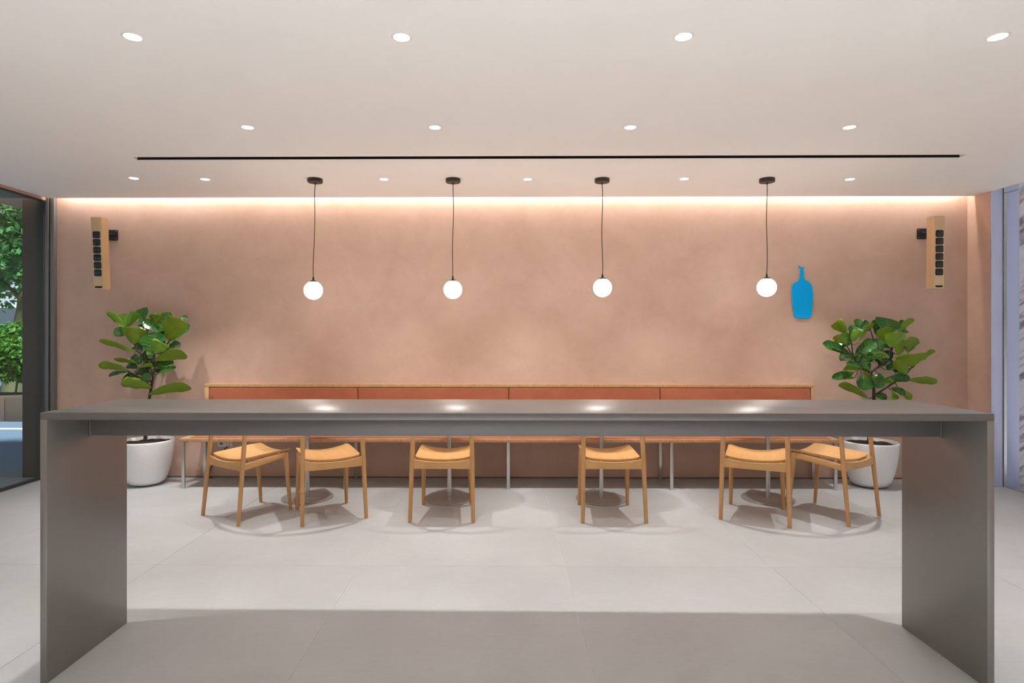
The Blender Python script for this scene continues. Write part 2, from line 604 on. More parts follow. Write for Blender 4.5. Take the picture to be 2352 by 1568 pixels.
struct(box_obj('trim_3', (4.482, 5.412, 0.0), (4.600, 5.60, 2.955), M['jamb_metal'], bevel=0.002), 'metal cladding panel seen through the glass wall')
struct(box_obj('wall_right_near', (XR - 0.012, YF - 0.12, 0.0), (XR + 0.10, WR0, 2.95), M['plaster']), 'unseen pink plaster wall right of the viewer, cutting sky light')
mw = struct(box_obj('wall_marble', (4.604, 5.50, 0.0), (7.05, 5.56, 2.955), M['marble']), 'veined white marble wall beyond the glass')
for zz in (1.36, 0.08):
    bm = bmesh.new()
    add_tube(bm, [(4.628, 5.478, zz), (4.628, 5.502, zz)], 0.010, 14)
    obj('standoff_bolt', bm, M['leg_steel'], mw)

# ================================================================== LARGE OBJECTS
# ---- long steel bar table
TX0, TX1, TY0, TY1, TH = -1.801, 1.870, 2.312, 2.806, 1.051
tbl = thing('bar_table', 'long high brushed steel table with slab legs in the foreground', 'table', (0.034, 2.56, 0))
def tpart(name, lo, hi, mat, bevel=0.0012):
    o_ = (0.034, 2.56, 0)
    return box_obj(name, [lo[i] - o_[i] for i in range(3)], [hi[i] - o_[i] for i in range(3)], mat, tbl, bevel)
tpart('table_top', (TX0, TY0, TH - 0.028), (TX1, TY1, TH), M['steel'])
tpart('side_panel', (TX0, TY0, 0.0), (TX0 + 0.027, TY1, TH - 0.0282), M['steel_z'])
tpart('side_panel', (TX1 - 0.027, TY0, 0.0), (TX1, TY1, TH - 0.0282), M['steel_z'])
ap = tpart('apron_beam', (TX0 + 0.0275, 2.552, 0.922), (TX1 - 0.0275, 2.582, TH - 0.0285), M['steel'])
for sx in (TX0 + 0.028, TX1 - 0.034):
    tpart('bracket_plate', (sx, 2.545, 0.920), (sx + 0.006, 2.590, 1.010), M['frame_metal'], 0.001)

# ---- banquette bench along the back wall
BX0, BX1, BYF = -2.862, 2.920, 5.26
bench = thing('banquette_bench', 'long oak bench with tan leather back panels along the pink wall', 'bench', (0.03, 5.46, 0))
bo = (0.03, 5.46, 0)
def bpart(name, lo, hi, mat, bevel=0.0, seg=2):
    bm = bmesh.new()
    add_box(bm, [lo[i] - bo[i] for i in range(3)], [hi[i] - bo[i] for i in range(3)], bevel, seg)
    return obj(name, bm, mat, bench)
bpart('seat_board', (BX0, BYF, 0.412), (BX1, YB - 0.002, 0.443), M['bench_edge'], 0.0015)
cells = [-2.790, -1.382, 0.040, 1.457, 2.862]
for a, b in zip(cells, cells[1:]):
    bpart('seat_cushion', (a + 0.003, BYF + 0.026, 0.4431), (b - 0.003, 5.636, 0.4475), M['leather'], 0.002, 2)
    bpart('back_cushion', (a + 0.002, 5.640, 0.4500), (b - 0.002, 5.668, 0.858), M['leather'], 0.011, 4)
bpart('back_board', (BX0 + 0.03, 5.670, 0.444), (BX1 - 0.03, YB - 0.002, 0.893), M['bench_edge'], 0.001)
bpart('back_rail', (BX0 + 0.03, 5.640, 0.862), (BX1 - 0.03, 5.6695, 0.893), M['bench_edge'], 0.0015)
bpart('back_stile', (BX0 + 0.03, 5.640, 0.444), (cells[0] - 0.001, 5.6695, 0.8615), M['bench_edge'], 0.0015)
bpart('back_stile', (cells[-1] + 0.001, 5.640, 0.444), (BX1 - 0.03, 5.6695, 0.8615), M['bench_edge'], 0.0015)
for lx in (-2.832, -1.40, 0.033, 1.462, 2.888):
    bpart('leg', (lx - 0.014, BYF + 0.004, 0.0), (lx + 0.014, BYF + 0.018, 0.411), M['leg_steel'], 0.001)
    bpart('leg', (lx - 0.014, 5.64, 0.0), (lx + 0.014, 5.654, 0.411), M['leg_steel'], 0.001)
    bpart('leg_brace', (lx - 0.014, BYF + 0.019, 0.399), (lx + 0.014, 5.639, 0.411), M['leg_steel'], 0.001)

# ---- round pedestal tables
def make_round_table():
    t = thing('pedestal_table', '', 'table', (0, 0, 0), 0, 'pedestal tables along the bench')
    bm = bmesh.new()
    add_lathe(bm, [(0, 0), (0.205, 0), (0.2085, 0.002), (0.2085, 0.008), (0.2065, 0.010), (0.0, 0.0105)], 48)
    obj('base_disc', bm, M['base_steel'], t)
    bm = bmesh.new()
    add_lathe(bm, [(0, 0.010), (0.0175, 0.010), (0.0175, 0.705), (0, 0.705)], 24)
    obj('pole', bm, M['leg_steel'], t)
    bm = bmesh.new()
    add_lathe(bm, [(0, 0.705), (0.13, 0.705), (0.13, 0.711), (0, 0.711)], 32)
    obj('mounting_plate', bm, M['frame_metal'], t)
    bm = bmesh.new()
    add_lathe(bm, [(0, 0.711), (0.297, 0.711), (0.300, 0.714), (0.300, 0.731), (0.297, 0.734), (0, 0.734)], 56)
    obj('table_top', bm, M['oak_x'], t)
    return t
rt = make_round_table()
RT = [(-1.640, 4.985, 'leftmost round pedestal table, its steel base behind the two angled left chairs'),
      (-0.456, 4.968, 'second round pedestal table from the left, behind a single straight chair'),
      (0.799, 4.972, 'third round pedestal table from the left, behind a single straight chair'),
      (2.175, 4.985, 'rightmost round pedestal table, its steel base behind the two angled right chairs')]
for i, (x, y, lb) in enumerate(RT):
    t = rt if i == 0 else copy_tree(rt)
    t.location = (x, y, 0)
    t['label'] = lb

# ---- oak chairs (local front = +y, towards the bench)
def make_chair():
    t = thing('dining_chair', '', 'chair', (0, 0, 0), 0, 'oak chairs at the pedestal tables')
    # seat: saddle shaped board
    bm = bmesh.new()
    nx, ny = 20, 18
    y0, y1, w = -0.178, 0.240, 0.408
    def seat_z(u, v):
        k = (v + 1) / 2
        rise = 0.016 + 0.016 * k
        return 0.448 + rise * u * u + 0.004 * k - 0.006 * math.cos(v * PI / 2) * (1 - u * u) - 0.004 * max(0, v - 0.6) / 0.4
    rows = {}
    for side, off in ((0, 0.0), (1, -0.015)):
        for i in range(nx + 1):
            for j in range(ny + 1):
                u, v = -1 + 2 * i / nx, -1 + 2 * j / ny
                sh = 0.985 if side else 1.0
                x = w / 2 * u * (1 - 0.045 * abs(v) ** 14) * sh * (1 - 0.012 * (1 - v) / 2)
                y = (y0 + y1) / 2 + (y1 - y0) / 2 * v * (1 - 0.035 * abs(u) ** 14) * sh - (0.010 * (1 - u * u) if v < 0 else 0) * abs(v)
                rows[side, i, j] = bm.verts.new((x, y, seat_z(u, v) + off))
    for i in range(nx):
        for j in range(ny):
            bm.faces.new((rows[0, i, j], rows[0, i + 1, j], rows[0, i + 1, j + 1], rows[0, i, j + 1]))
            bm.faces.new((rows[1, i, j], rows[1, i, j + 1], rows[1, i + 1, j + 1], rows[1, i + 1, j]))
    edge = [(i, 0) for i in range(nx)] + [(nx, j) for j in range(ny)] + [(i, ny) for i in range(nx, 0, -1)] + [(0, j) for j in range(ny, 0, -1)]
    for a, b in zip(edge, edge[1:] + edge[:1]):
        bm.faces.new((rows[0, *a], rows[1, *a], rows[1, *b], rows[0, *b]))
    obj('seat', bm, M['oak_y'], t, 40)
    for s in (-1, 1):
        bm = bmesh.new()
        add_tube(bm, [(s * 0.2285, -0.232, 0), (s * 0.228, -0.2305, 0.012), (s * 0.2195, -0.192, 0.41), (s * 0.2145, -0.172, 0.62), (s * 0.212, -0.170, 0.69), (s * 0.211, -0.174, 0.725)],
                 [0.0135, 0.0140, 0.0175, 0.0165, 0.0155, 0.013], 14, flat=0.92)
        obj('leg', bm, M['oak_z'], t, 50)
        bm = bmesh.new()
        add_tube(bm, [(s * 0.1915, 0.2325, 0), (s * 0.191, 0.231, 0.012), (s * 0.184, 0.208, 0.28), (s * 0.180, 0.195, 0.452)],
                 [0.0125, 0.0130, 0.0180, 0.0205], 14, flat=0.9)
        obj('leg', bm, M['oak_z'], t, 50)
        bm = bmesh.new()
        add_obox(bm, (s * 0.2165, -0.185, 0.404), (s * 0.1835, 0.190, 0.436), 0.044, 0.018)
        obj('side_rail', bm, M['oak_y'], t)
    bm = bmesh.new()
    add_obox(bm, (-0.172, 0.198, 0.408), (0.172, 0.198, 0.408), 0.042, 0.018)
    obj('front_rail', bm, M['oak_x'], t)
    # rear rail with hollowed top edge
    bm = bmesh.new()
    n = 16
    top, bot = [], []
    for i in range(n + 1):
        u = -1 + 2 * i / n
        yy = -0.190 - 0.012 * (1 - u * u)
        zt = 0.430 + 0.019 * u * u
        zb = 0.383 - 0.002 * u * u
        x = 0.207 * u
        top.append((bm.verts.new((x, yy - 0.011, zt)), bm.verts.new((x, yy + 0.009, zt))))
        bot.append((bm.verts.new((x, yy - 0.011, zb)), bm.verts.new((x, yy + 0.009, zb))))
    for i in range(n):
        bm.faces.new((top[i][0], top[i + 1][0], top[i + 1][1], top[i][1]))
        bm.faces.new((bot[i][0], bot[i][1], bot[i + 1][1], bot[i + 1][0]))
        bm.faces.new((top[i][0], bot[i][0], bot[i + 1][0], top[i + 1][0]))
        bm.faces.new((top[i][1], top[i + 1][1], bot[i + 1][1], bot[i][1]))
    for i in (0, n):
        bm.faces.new((top[i][0], top[i][1], bot[i][1], bot[i][0]))
    bmesh.ops.bevel(bm, geom=[e for e in bm.edges if e.is_manifold and e.calc_face_angle(0) > 1.2], offset=0.003, segments=2, affect='EDGES')
    obj('rear_rail', bm, M['oak_x'], t, 40)
    # curved back rest
    bm = bmesh.new()
    n = 24
    ring = []
    for i in range(n + 1):
        u = -1 + 2 * i / n
        x = 0.250 * u
        yc = -0.232 + 0.056 * (x / 0.211) ** 2
        hh = 0.045 * (1 - 0.35 * abs(u) ** 6)
        tt = 0.0105
        zc = 0.700
        prof = [(-tt * 0.4, hh), (tt * 0.4, hh), (tt, hh * 0.8), (tt, -hh * 0.8), (tt * 0.4, -hh), (-tt * 0.4, -hh), (-tt, -hh * 0.8), (-tt, hh * 0.8)]
        ring.append([bm.verts.new((x, yc + a, zc + b)) for a, b in prof])
    for a, b in zip(ring, ring[1:]):
        for k in range(8):
            bm.faces.new((a[k], a[(k + 1) % 8], b[(k + 1) % 8], b[k]))
    bm.faces.new(ring[0])
    bm.faces.new(list(reversed(ring[-1])))
    obj('backrest', bm, M['oak_x'], t, 40)
    for sx, sy in ((-0.198, -0.130), (0.198, -0.130), (-0.188, 0.13), (0.188, 0.13)):
        bm = bmesh.new()
        zs = 0.425 if sy < 0 else 0.450
        add_tube(bm, [(sx, sy, zs), (sx, sy, zs + (0.024 if sy < 0 else 0.012))], 0.008, 10)
        obj('spacer', bm, M['oak_z'], t)
    return t

CH = [((-2.074, 4.359), (0.26, 0.3895), 'leftmost oak chair, turned to the right, near the left planter'),
      ((-1.225, 4.331), (-0.2185, 0.409), 'second oak chair from the left, turned to the left towards its neighbour'),
      ((-0.4545, 4.3285), (-0.005, 1), 'third oak chair from the left, facing the bench straight on'),
      ((0.792, 4.3335), (-0.010, 1), 'fourth oak chair from the left, facing the bench straight on'),
      ((1.792, 4.3275), (0.19, 0.4185), 'second oak chair from the right, turned slightly to the right'),
      ((2.618, 4.396), (-0.571, 0.822), 'rightmost oak chair, turned to the left in front of the right planter')]
ch0 = make_chair()
for i, ((rx, ry), (dx, dy), lb) in enumerate(CH):
    c = ch0 if i == 0 else copy_tree(ch0)
    d = Vector((dx, dy)).normalized()
    c.location = (rx + d.x * 0.232, ry + d.y * 0.232, 0)
    c.rotation_euler = (0, 0, math.atan2(-d.x, d.y))
    c['label'] = lb

# ---- planters and fiddle leaf figs
def planter(x, y, label):
    t = thing('planter', label, 'planter', (x, y, 0), 0, 'white round planters')
    bm = bmesh.new()
    prof = [(0, 0.004), (0.100, 0.004), (0.128, 0.010), (0.150, 0.026), (0.170, 0.062), (0.190, 0.125), (0.206, 0.200), (0.219, 0.290), (0.2265, 0.385), (0.2265, 0.396), (0.223, 0.401), (0.2175, 0.401), (0.214, 0.396), (0.208, 0.340), (0, 0.335)]
    add_lathe(bm, prof, 56)
    obj('bowl', bm, M['ceramic'], t, 50)
    bm = bmesh.new()
    rnd = random.Random(int(x * 100))
    n, rings = 40, 9
    vs = [[bm.verts.new((0, 0, 0.385))]]
    for r in range(1, rings + 1):
        rad = 0.209 * r / rings
        vs.append([bm.verts.new((rad * math.cos(2 * PI * k / n), rad * math.sin(2 * PI * k / n), 0.383 - 0.010 * (r / rings) ** 2 + rnd.uniform(-0.006, 0.006))) for k in range(n)])
    for k in range(n):
        bm.faces.new((vs[0][0], vs[1][k], vs[1][(k + 1) % n]))
        for r in range(1, rings):
            bm.faces.new((vs[r][k], vs[r + 1][k], vs[r + 1][(k + 1) % n], vs[r][(k + 1) % n]))
    s = obj('soil', bm, M['soil'], t, 60)
    return t

def leaf_mesh(bm, base, tip, width, hint, seed, top_i, under_i):
    """obovate, slightly cupped and wavy leaf as a closed two-sided blade"""
    rnd = random.Random(seed)
    base, tip = Vector(base), Vector(tip)
    ax = tip - base
    L = ax.length
    ax.normalize()
    if hint == 'f':
        nv = Vector((rnd.uniform(-0.15, 0.15), -0.85, 0.45))
    else:
        nv = Vector((rnd.uniform(-0.15, 0.15), 0.72, 0.62))
    nrm = nv - ax * nv.dot(ax)
    if nrm.length < 0.05:
        nrm = Vector((0.3, 0, 1)) - ax * ax.z
    nrm.normalize()
    sd = ax.cross(nrm)
    prof = [(0.0, 0.03), (0.05, 0.22), (0.14, 0.46), (0.26, 0.66), (0.40, 0.80), (0.55, 0.94), (0.70, 1.0), (0.82, 0.95), (0.92, 0.72), (0.98, 0.36), (1.0, 0.10)]
    cols = [-1.0, -0.66, -0.33, 0.0, 0.33, 0.66, 1.0]
    bend = rnd.uniform(0.03, 0.10) * (1 if hint == 'f' else 0.7)
    ph = rnd.uniform(0, 6.28)
    cup = rnd.uniform(0.08, 0.22)
    width *= 1.22
    asym = rnd.uniform(-0.06, 0.06)
    # the tip stays where it was aimed: bend is a bow along the length
    top, bot = [], []
    for t_, wv in prof:
        rt_, rb_ = [], []
        for c in cols:
            hw = width / 2 * wv * (1 + asym * math.sin(t_ * 9 + ph))
            wav = 0.055 * math.sin(t_ * 14 + ph + (1.3 if c > 0 else 0)) * abs(c) ** 2
            h = width * (cup * abs(c) ** 1.5 * wv + wav * wv) + L * bend * math.sin(t_ * PI) - width * 0.012 * (1 if c == 0 else 0)
            p = base + ax * (L * t_ - 0.03 * L * abs(c) * (1 - t_)) + sd * (c * hw) + nrm * h
            rt_.append(bm.verts.new(p + nrm * 0.0007))
            rb_.append(bm.verts.new(p - nrm * 0.0007))
        top.append(rt_)
        bot.append(rb_)
    nc = len(cols)
    for i in range(len(prof) - 1):
        for k in range(nc - 1):
            f = bm.faces.new((top[i][k], top[i][k + 1], top[i + 1][k + 1], top[i + 1][k]))
            f.material_index = top_i
            f = bm.faces.new((bot[i][k], bot[i + 1][k], bot[i + 1][k + 1], bot[i][k + 1]))
            f.material_index = under_i
    for i in range(len(prof) - 1):
        for k in (0, nc - 1):
            f = bm.faces.new((top[i][k], top[i + 1][k], bot[i + 1][k], bot[i][k]))
            f.material_index = under_i
    for i in (0, len(prof) - 1):
        for k in range(nc - 1):
            f = bm.faces.new((top[i][k], top[i][k + 1], bot[i][k + 1], bot[i][k]))
            f.material_index = under_i
    # midrib on the underside
    rib = [base + ax * (L * t_) + nrm * (L * bend * math.sin(t_ * PI) - 0.0016) for t_ in (0, 0.3, 0.6, 0.95)]
    n0 = len(bm.faces)
    add_tube(bm, rib, [0.0024, 0.0019, 0.0014, 0.0006], 5)
    ribt = [p + nrm * (0.0022 - width * 0.010) for p in rib]
    add_tube(bm, ribt, [0.0020, 0.0016, 0.0012, 0.0005], 5)
    # side veins fan out from the midrib on the upper face
    for t_ in (0.18, 0.34, 0.50, 0.66, 0.80):
        for sgn in (-1, 1):
            vv = []
            for q in (0.04, 0.35, 0.66, 0.92):
                tt = min(0.97, t_ + 0.16 * q)
                wv = 1.0
                for (ta, wa), (tb, wb) in zip(prof, prof[1:]):
                    if ta <= tt <= tb:
                        wv = wa + (wb - wa) * (tt - ta) / (tb - ta)
                hw = width / 2 * wv * (1 + asym * math.sin(tt * 9 + ph))
                wav = 0.055 * math.sin(tt * 14 + ph + (1.3 if sgn > 0 else 0)) * q ** 2
                h = width * (cup * q ** 1.5 * wv + wav * wv) + L * bend * math.sin(tt * PI)
                vv.append(base + ax * (L * tt - 0.03 * L * q * (1 - tt)) + sd * (sgn * q * hw) + nrm * (h + 0.0009))
            add_tube(bm, vv, [0.0011, 0.0009, 0.0008, 0.0004], 4, cap=False)
    bm.faces.ensure_lookup_table()
    for f in bm.faces[n0:]:
        f.material_index = 2

def fig(x, y, label, leaves, stems, pale_ids):
    t = thing('fiddle_leaf_fig', label, 'plant', (x, y, 0.372), 0, 'fiddle leaf figs in white planters')
    bm = bmesh.new()
    s0 = stems[0]
    pts = [(-0.012, 0, 0.386 - 0.372)] + [(a, b, c - 0.372) for a, b, c in s0]
    n = len(pts)
    add_tube(bm, pts, [0.016 - 0.010 * i / (n - 1) for i in range(n)], 10)
    obj('trunk', bm, M['bark'], t, 60)
    for s in stems[1:]:
        bm = bmesh.new()
        n = len(s)
        add_tube(bm, [(a, b, c - 0.372) for a, b, c in s], [0.0095 - 0.0055 * i / max(1, n - 1) for i in range(n)], 8)
        obj('branch', bm, M['bark'], t, 60)
    rnd = random.Random(int(abs(x) * 1000))
    leaves = list(leaves)
    for k in range(16):
        s = rnd.choice(stems)
        j = rnd.randrange(len(s) - 1)
        b_ = Vector(s[j]).lerp(Vector(s[j + 1]), rnd.uniform(0.2, 0.9))
        if b_.z < 0.98:
            continue
        d_ = Vector((rnd.uniform(-1, 1), rnd.uniform(0.0, 0.9), rnd.uniform(-0.35, 0.6))).normalized()
        t_ = b_ + d_ * rnd.uniform(0.11, 0.16)
        t_.y = min(t_.y, 0.20)
        leaves.append((b_.x, b_.y, b_.z, t_.x, t_.y, t_.z, rnd.uniform(0.075, 0.105), 'f'))
    for i, (bx, by, bz, tx, ty, tz, w, h) in enumerate(leaves):
        bm = bmesh.new()
        leaf_mesh(bm, (bx, by, bz - 0.372), (tx, ty, tz - 0.372), w, h, i * 7 + int(abs(x) * 10), 0, 1)
        bm.normal_update()
        topm = M['leaf_pale'] if i in pale_ids else M['leaf_top']
        lf = obj('leaf', bm, [topm, M['leaf_pale'] if i in pale_ids else M['leaf_under'], M['vein']], t, 60)
        # short stalk back to the nearest branch
        b = Vector((bx, by, bz))
        q = None
        best = 9
        for s in stems:
            for a_, c_ in zip(s, s[1:]):
                a_, c_ = Vector(a_), Vector(c_)
                k = max(0, min(1, (b - a_).dot(c_ - a_) / max(1e-9, (c_ - a_).length_squared)))
                p = a_ + (c_ - a_) * k
                if (p - b).length < best:
                    best, q = (p - b).length, p
        if best > 0.006:
            bm = bmesh.new()
            off = Vector((0, 0, -0.372))
            mid = (b + q) / 2 + Vector((0, 0, -0.12 * best))
            add_tube(bm, [q + off, mid + off, b + off], [0.0035, 0.003, 0.0025], 6)
            obj('stalk', bm, M['bark'], lf, 60)
    return t

LEFT_LEAVES = [
 (-0.175,-0.05,1.418,-0.296,-0.1,1.554,0.07,'b'),
 (-0.169,-0.06,1.417,-0.2,-0.02,1.548,0.098,'f'),
 (-0.157,-0.05,1.421,-0.043,-0.09,1.56,0.07,'b'),
 (-0.188,-0.04,1.351,-0.227,-0.1,1.405,0.079,'f'),
 (-0.041,-0.12,1.274,-0.05,-0.2,1.422,0.143,'b'),
 (-0.032,-0.12,1.283,0.034,-0.14,1.413,0.102,'b'),
 (-0.044,-0.1,1.271,0.042,-0.06,1.348,0.067,'f'),
 (-0.03,0.0,1.467,-0.094,0.06,1.591,0.13,'f'),
 (0.068,0.02,1.452,0.067,-0.02,1.548,0.08,'b'),
 (0.071,0.02,1.455,0.15,0.0,1.561,0.059,'b'),
 (0.152,-0.02,1.373,0.003,-0.05,1.481,0.07,'f'),
 (0.171,0.0,1.409,0.249,-0.04,1.554,0.092,'f'),
 (0.295,0.03,1.516,0.352,0.05,1.501,0.046,'f'),
 (0.224,-0.06,1.321,0.373,-0.14,1.499,0.157,'b'),
 (0.22,0.0,1.297,0.362,0.06,1.446,0.102,'f'),
 (0.164,-0.16,1.181,0.159,-0.13,1.375,0.198,'f'),
 (0.179,-0.18,1.19,0.273,-0.24,1.288,0.121,'b'),
 (0.173,-0.18,1.178,0.131,-0.22,1.214,0.044,'f'),
 (0.138,-0.1,1.125,0.449,-0.16,1.181,0.108,'b'),
 (0.197,0.02,1.236,0.282,0.06,1.269,0.077,'f'),
 (-0.091,-0.05,1.198,-0.371,-0.1,1.301,0.064,'b'),
 (-0.067,-0.02,1.094,-0.265,-0.05,1.132,0.046,'b'),
 (-0.126,-0.08,1.04,-0.348,-0.14,1.079,0.084,'b'),
 (-0.17,0.0,1.017,-0.369,0.04,0.975,0.038,'f'),
 (-0.005,-0.12,1.06,0.153,-0.16,1.092,0.037,'b'),
 (0.104,0.0,0.999,0.257,0.03,1.059,0.04,'f'),
 (0.025,0.0,0.899,-0.245,0.05,0.959,0.093,'f'),
 (0.076,-0.06,0.88,-0.145,-0.14,0.917,0.124,'b'),
 (0.055,-0.05,0.816,0.469,-0.12,0.889,0.097,'b'),
 (0.067,-0.06,0.946,0.03,-0.1,1.003,0.079,'f'),
 (-0.061,0.0,1.09,-0.146,0.02,1.156,0.077,'f'),
 (0.019,0.0,1.106,-0.045,-0.02,1.152,0.077,'f'),
 (0.068,0.02,1.08,0.223,0.05,1.1,0.071,'f'),
 (-0.042,0.04,1.361,-0.035,0.08,1.45,0.1,'f'),
 (-0.06,0.04,1.208,-0.165,0.09,1.265,0.075,'f'),
 (-0.079,0.0,1.054,-0.192,0.03,1.08,0.059,'f'),
 (0.032,0.05,1.042,-0.066,0.1,1.107,0.087,'f'),
 (0.008,0.06,0.986,-0.152,0.12,1.023,0.081,'f'),
 (0.051,0.05,1.018,0.121,0.1,1.039,0.075,'f'),
 (-0.004,0.08,1.25,-0.115,0.12,1.286,0.081,'f'),
 (0.089,0.08,1.238,0.123,0.13,1.286,0.082,'f'),
]
LEFT_STEMS = [[(0.024,0.0,0.754),(0.035,-0.015,0.779),(0.079,-0.03,0.962),(0.109,-0.045,1.096),(0.109,-0.06,1.18)],[(0.062,0.0,0.96),(0.04,-0.015,1.106),(-0.06,-0.03,1.204),(-0.088,-0.045,1.288),(-0.163,-0.06,1.414)],[(0.08,0.0,1.081),(0.165,-0.02,1.203),(0.237,-0.04,1.312),(0.344,-0.06,1.504)],[(0.043,0.0,0.93),(-0.097,-0.03,0.992),(-0.139,-0.06,1.036)],[(0.08,0.0,1.106),(0.061,-0.03,1.264),(0.018,-0.06,1.462)],[(0.043,0.0,0.899),(0.067,-0.06,0.88)],[(0.074,0.0,1.166),(0.109,-0.06,1.372)]]
RIGHT_LEAVES = [
 (-0.221,-0.02,1.375,-0.353,-0.08,1.466,0.093,'b'),
 (-0.088,0.02,1.389,-0.063,0.05,1.496,0.087,'f'),
 (-0.095,0.0,1.386,0.004,0.03,1.473,0.062,'f'),
 (-0.237,-0.12,1.321,-0.194,-0.1,1.433,0.092,'f'),
 (-0.244,-0.15,1.298,-0.189,-0.2,1.382,0.094,'b'),
 (-0.118,-0.04,1.289,0.002,-0.06,1.458,0.056,'b'),
 (-0.266,-0.1,1.262,-0.28,-0.08,1.373,0.082,'f'),
 (-0.282,-0.12,1.272,-0.409,-0.17,1.344,0.06,'b'),
 (-0.209,-0.05,1.178,-0.476,-0.1,1.277,0.082,'f'),
 (-0.172,-0.08,1.184,-0.027,-0.12,1.298,0.095,'f'),
 (0.092,0.04,1.344,0.075,0.06,1.491,0.073,'f'),
 (0.12,-0.04,1.37,0.168,0.02,1.503,0.183,'f'),
 (0.113,-0.12,1.272,0.005,-0.17,1.413,0.107,'b'),
 (0.103,-0.14,1.247,0.129,-0.22,1.373,0.177,'b'),
 (0.229,-0.04,1.375,0.344,-0.08,1.492,0.072,'b'),
 (0.26,0.0,1.388,0.302,0.02,1.49,0.04,'f'),
 (0.307,0.04,1.376,0.365,0.06,1.397,0.052,'f'),
 (0.227,-0.05,1.178,0.271,-0.07,1.308,0.109,'b'),
 (0.325,-0.02,1.2,0.387,-0.05,1.328,0.115,'b'),
 (0.044,-0.18,1.172,-0.138,-0.24,1.206,0.057,'f'),
 (0.047,-0.2,1.155,-0.115,-0.25,1.187,0.057,'b'),
 (0.289,-0.12,1.077,0.246,-0.22,1.191,0.219,'b'),
 (0.454,-0.02,1.145,0.542,-0.06,1.212,0.061,'b'),
 (0.256,-0.1,1.009,0.179,-0.14,1.145,0.108,'b'),
 (0.328,-0.03,0.95,0.546,-0.08,0.934,0.08,'b'),
 (0.051,-0.1,0.948,0.316,-0.06,0.976,0.069,'f'),
 (-0.178,-0.18,1.07,-0.342,-0.23,1.108,0.049,'f'),
 (-0.18,-0.18,1.07,-0.169,-0.2,1.156,0.042,'f'),
 (-0.169,-0.1,1.048,-0.309,-0.14,1.065,0.071,'b'),
 (-0.179,-0.06,1.017,-0.393,-0.1,0.97,0.061,'f'),
 (-0.165,-0.04,0.966,-0.287,-0.08,0.969,0.045,'b'),
 (-0.058,-0.06,0.794,-0.341,-0.12,0.923,0.064,'b'),
 (-0.146,-0.14,0.999,-0.169,-0.2,0.877,0.117,'f'),
 (-0.057,-0.16,1.0,-0.066,-0.22,0.931,0.107,'f'),
 (0.031,-0.1,1.012,-0.012,-0.12,0.887,0.084,'f'),
 (0.023,-0.02,0.819,0.115,-0.06,0.789,0.061,'f'),
 (0.064,-0.08,0.923,0.138,-0.12,0.944,0.061,'b'),
 (0.149,-0.06,0.88,0.248,-0.1,0.822,0.061,'f'),
 (0.177,-0.04,0.852,0.19,-0.08,0.783,0.051,'b'),
 (0.26,0.0,0.875,0.345,-0.04,0.779,0.051,'b'),
 (-0.003,0.04,1.125,-0.016,0.08,1.219,0.103,'f'),
 (0.062,0.0,1.116,0.034,0.04,1.177,0.103,'f'),
 (0.1,0.02,1.073,0.162,0.06,1.156,0.103,'f'),
 (-0.001,0.0,1.042,-0.052,0.02,1.094,0.092,'f'),
 (0.168,0.02,1.041,0.25,0.05,1.108,0.103,'f'),
 (0.074,-0.03,1.221,0.079,0.02,1.32,0.091,'f'),
 (-0.107,0.05,1.092,-0.132,0.1,1.165,0.082,'f'),
 (0.196,0.03,1.125,0.174,0.07,1.208,0.098,'f'),
 (0.257,0.06,1.018,0.365,0.12,1.068,0.093,'f'),
 (0.034,0.04,0.887,0.044,0.1,0.967,0.087,'f'),
 (0.159,0.03,1.252,0.146,0.06,1.315,0.081,'f'),
]
RIGHT_STEMS = [[(0.036,0.0,0.759),(0.028,-0.012,0.865),(-0.005,-0.024,1.023),(0.065,-0.036,1.076),(0.136,-0.048,1.139),(0.151,-0.06,1.253)],[(0.041,0.0,0.811),(0.208,-0.015,0.928),(0.302,-0.03,1.002),(0.339,-0.045,1.061),(0.334,-0.06,1.129)],[(0.01,0.0,1.011),(-0.106,-0.02,1.075),(-0.175,-0.04,1.169),(-0.202,-0.06,1.305)],[(0.088,0.0,1.074),(0.033,-0.03,1.253),(-0.037,-0.06,1.414)],[(0.187,0.0,1.21),(0.205,-0.06,1.347)],[(-0.095,0.0,1.063),(-0.243,-0.06,1.261)],[(0.27,0.0,0.979),(0.313,-0.06,0.952)],[(0.369,0.0,1.058),(0.427,-0.06,1.147)]]


LPX, RPX, PY = -3.259, 3.285, 5.435
planter(LPX, PY, 'white round planter at the left end of the bench')
planter(RPX, PY, 'white round planter at the right end, partly behind the rightmost chair')
fig(LPX, PY, 'left fiddle leaf fig with spread branches below the left speaker', LEFT_LEAVES, LEFT_STEMS, {0, 1, 2, 16})
fig(RPX, PY, 'right fiddle leaf fig, the bushier plant below the right speaker', RIGHT_LEAVES, RIGHT_STEMS, {4, 13})

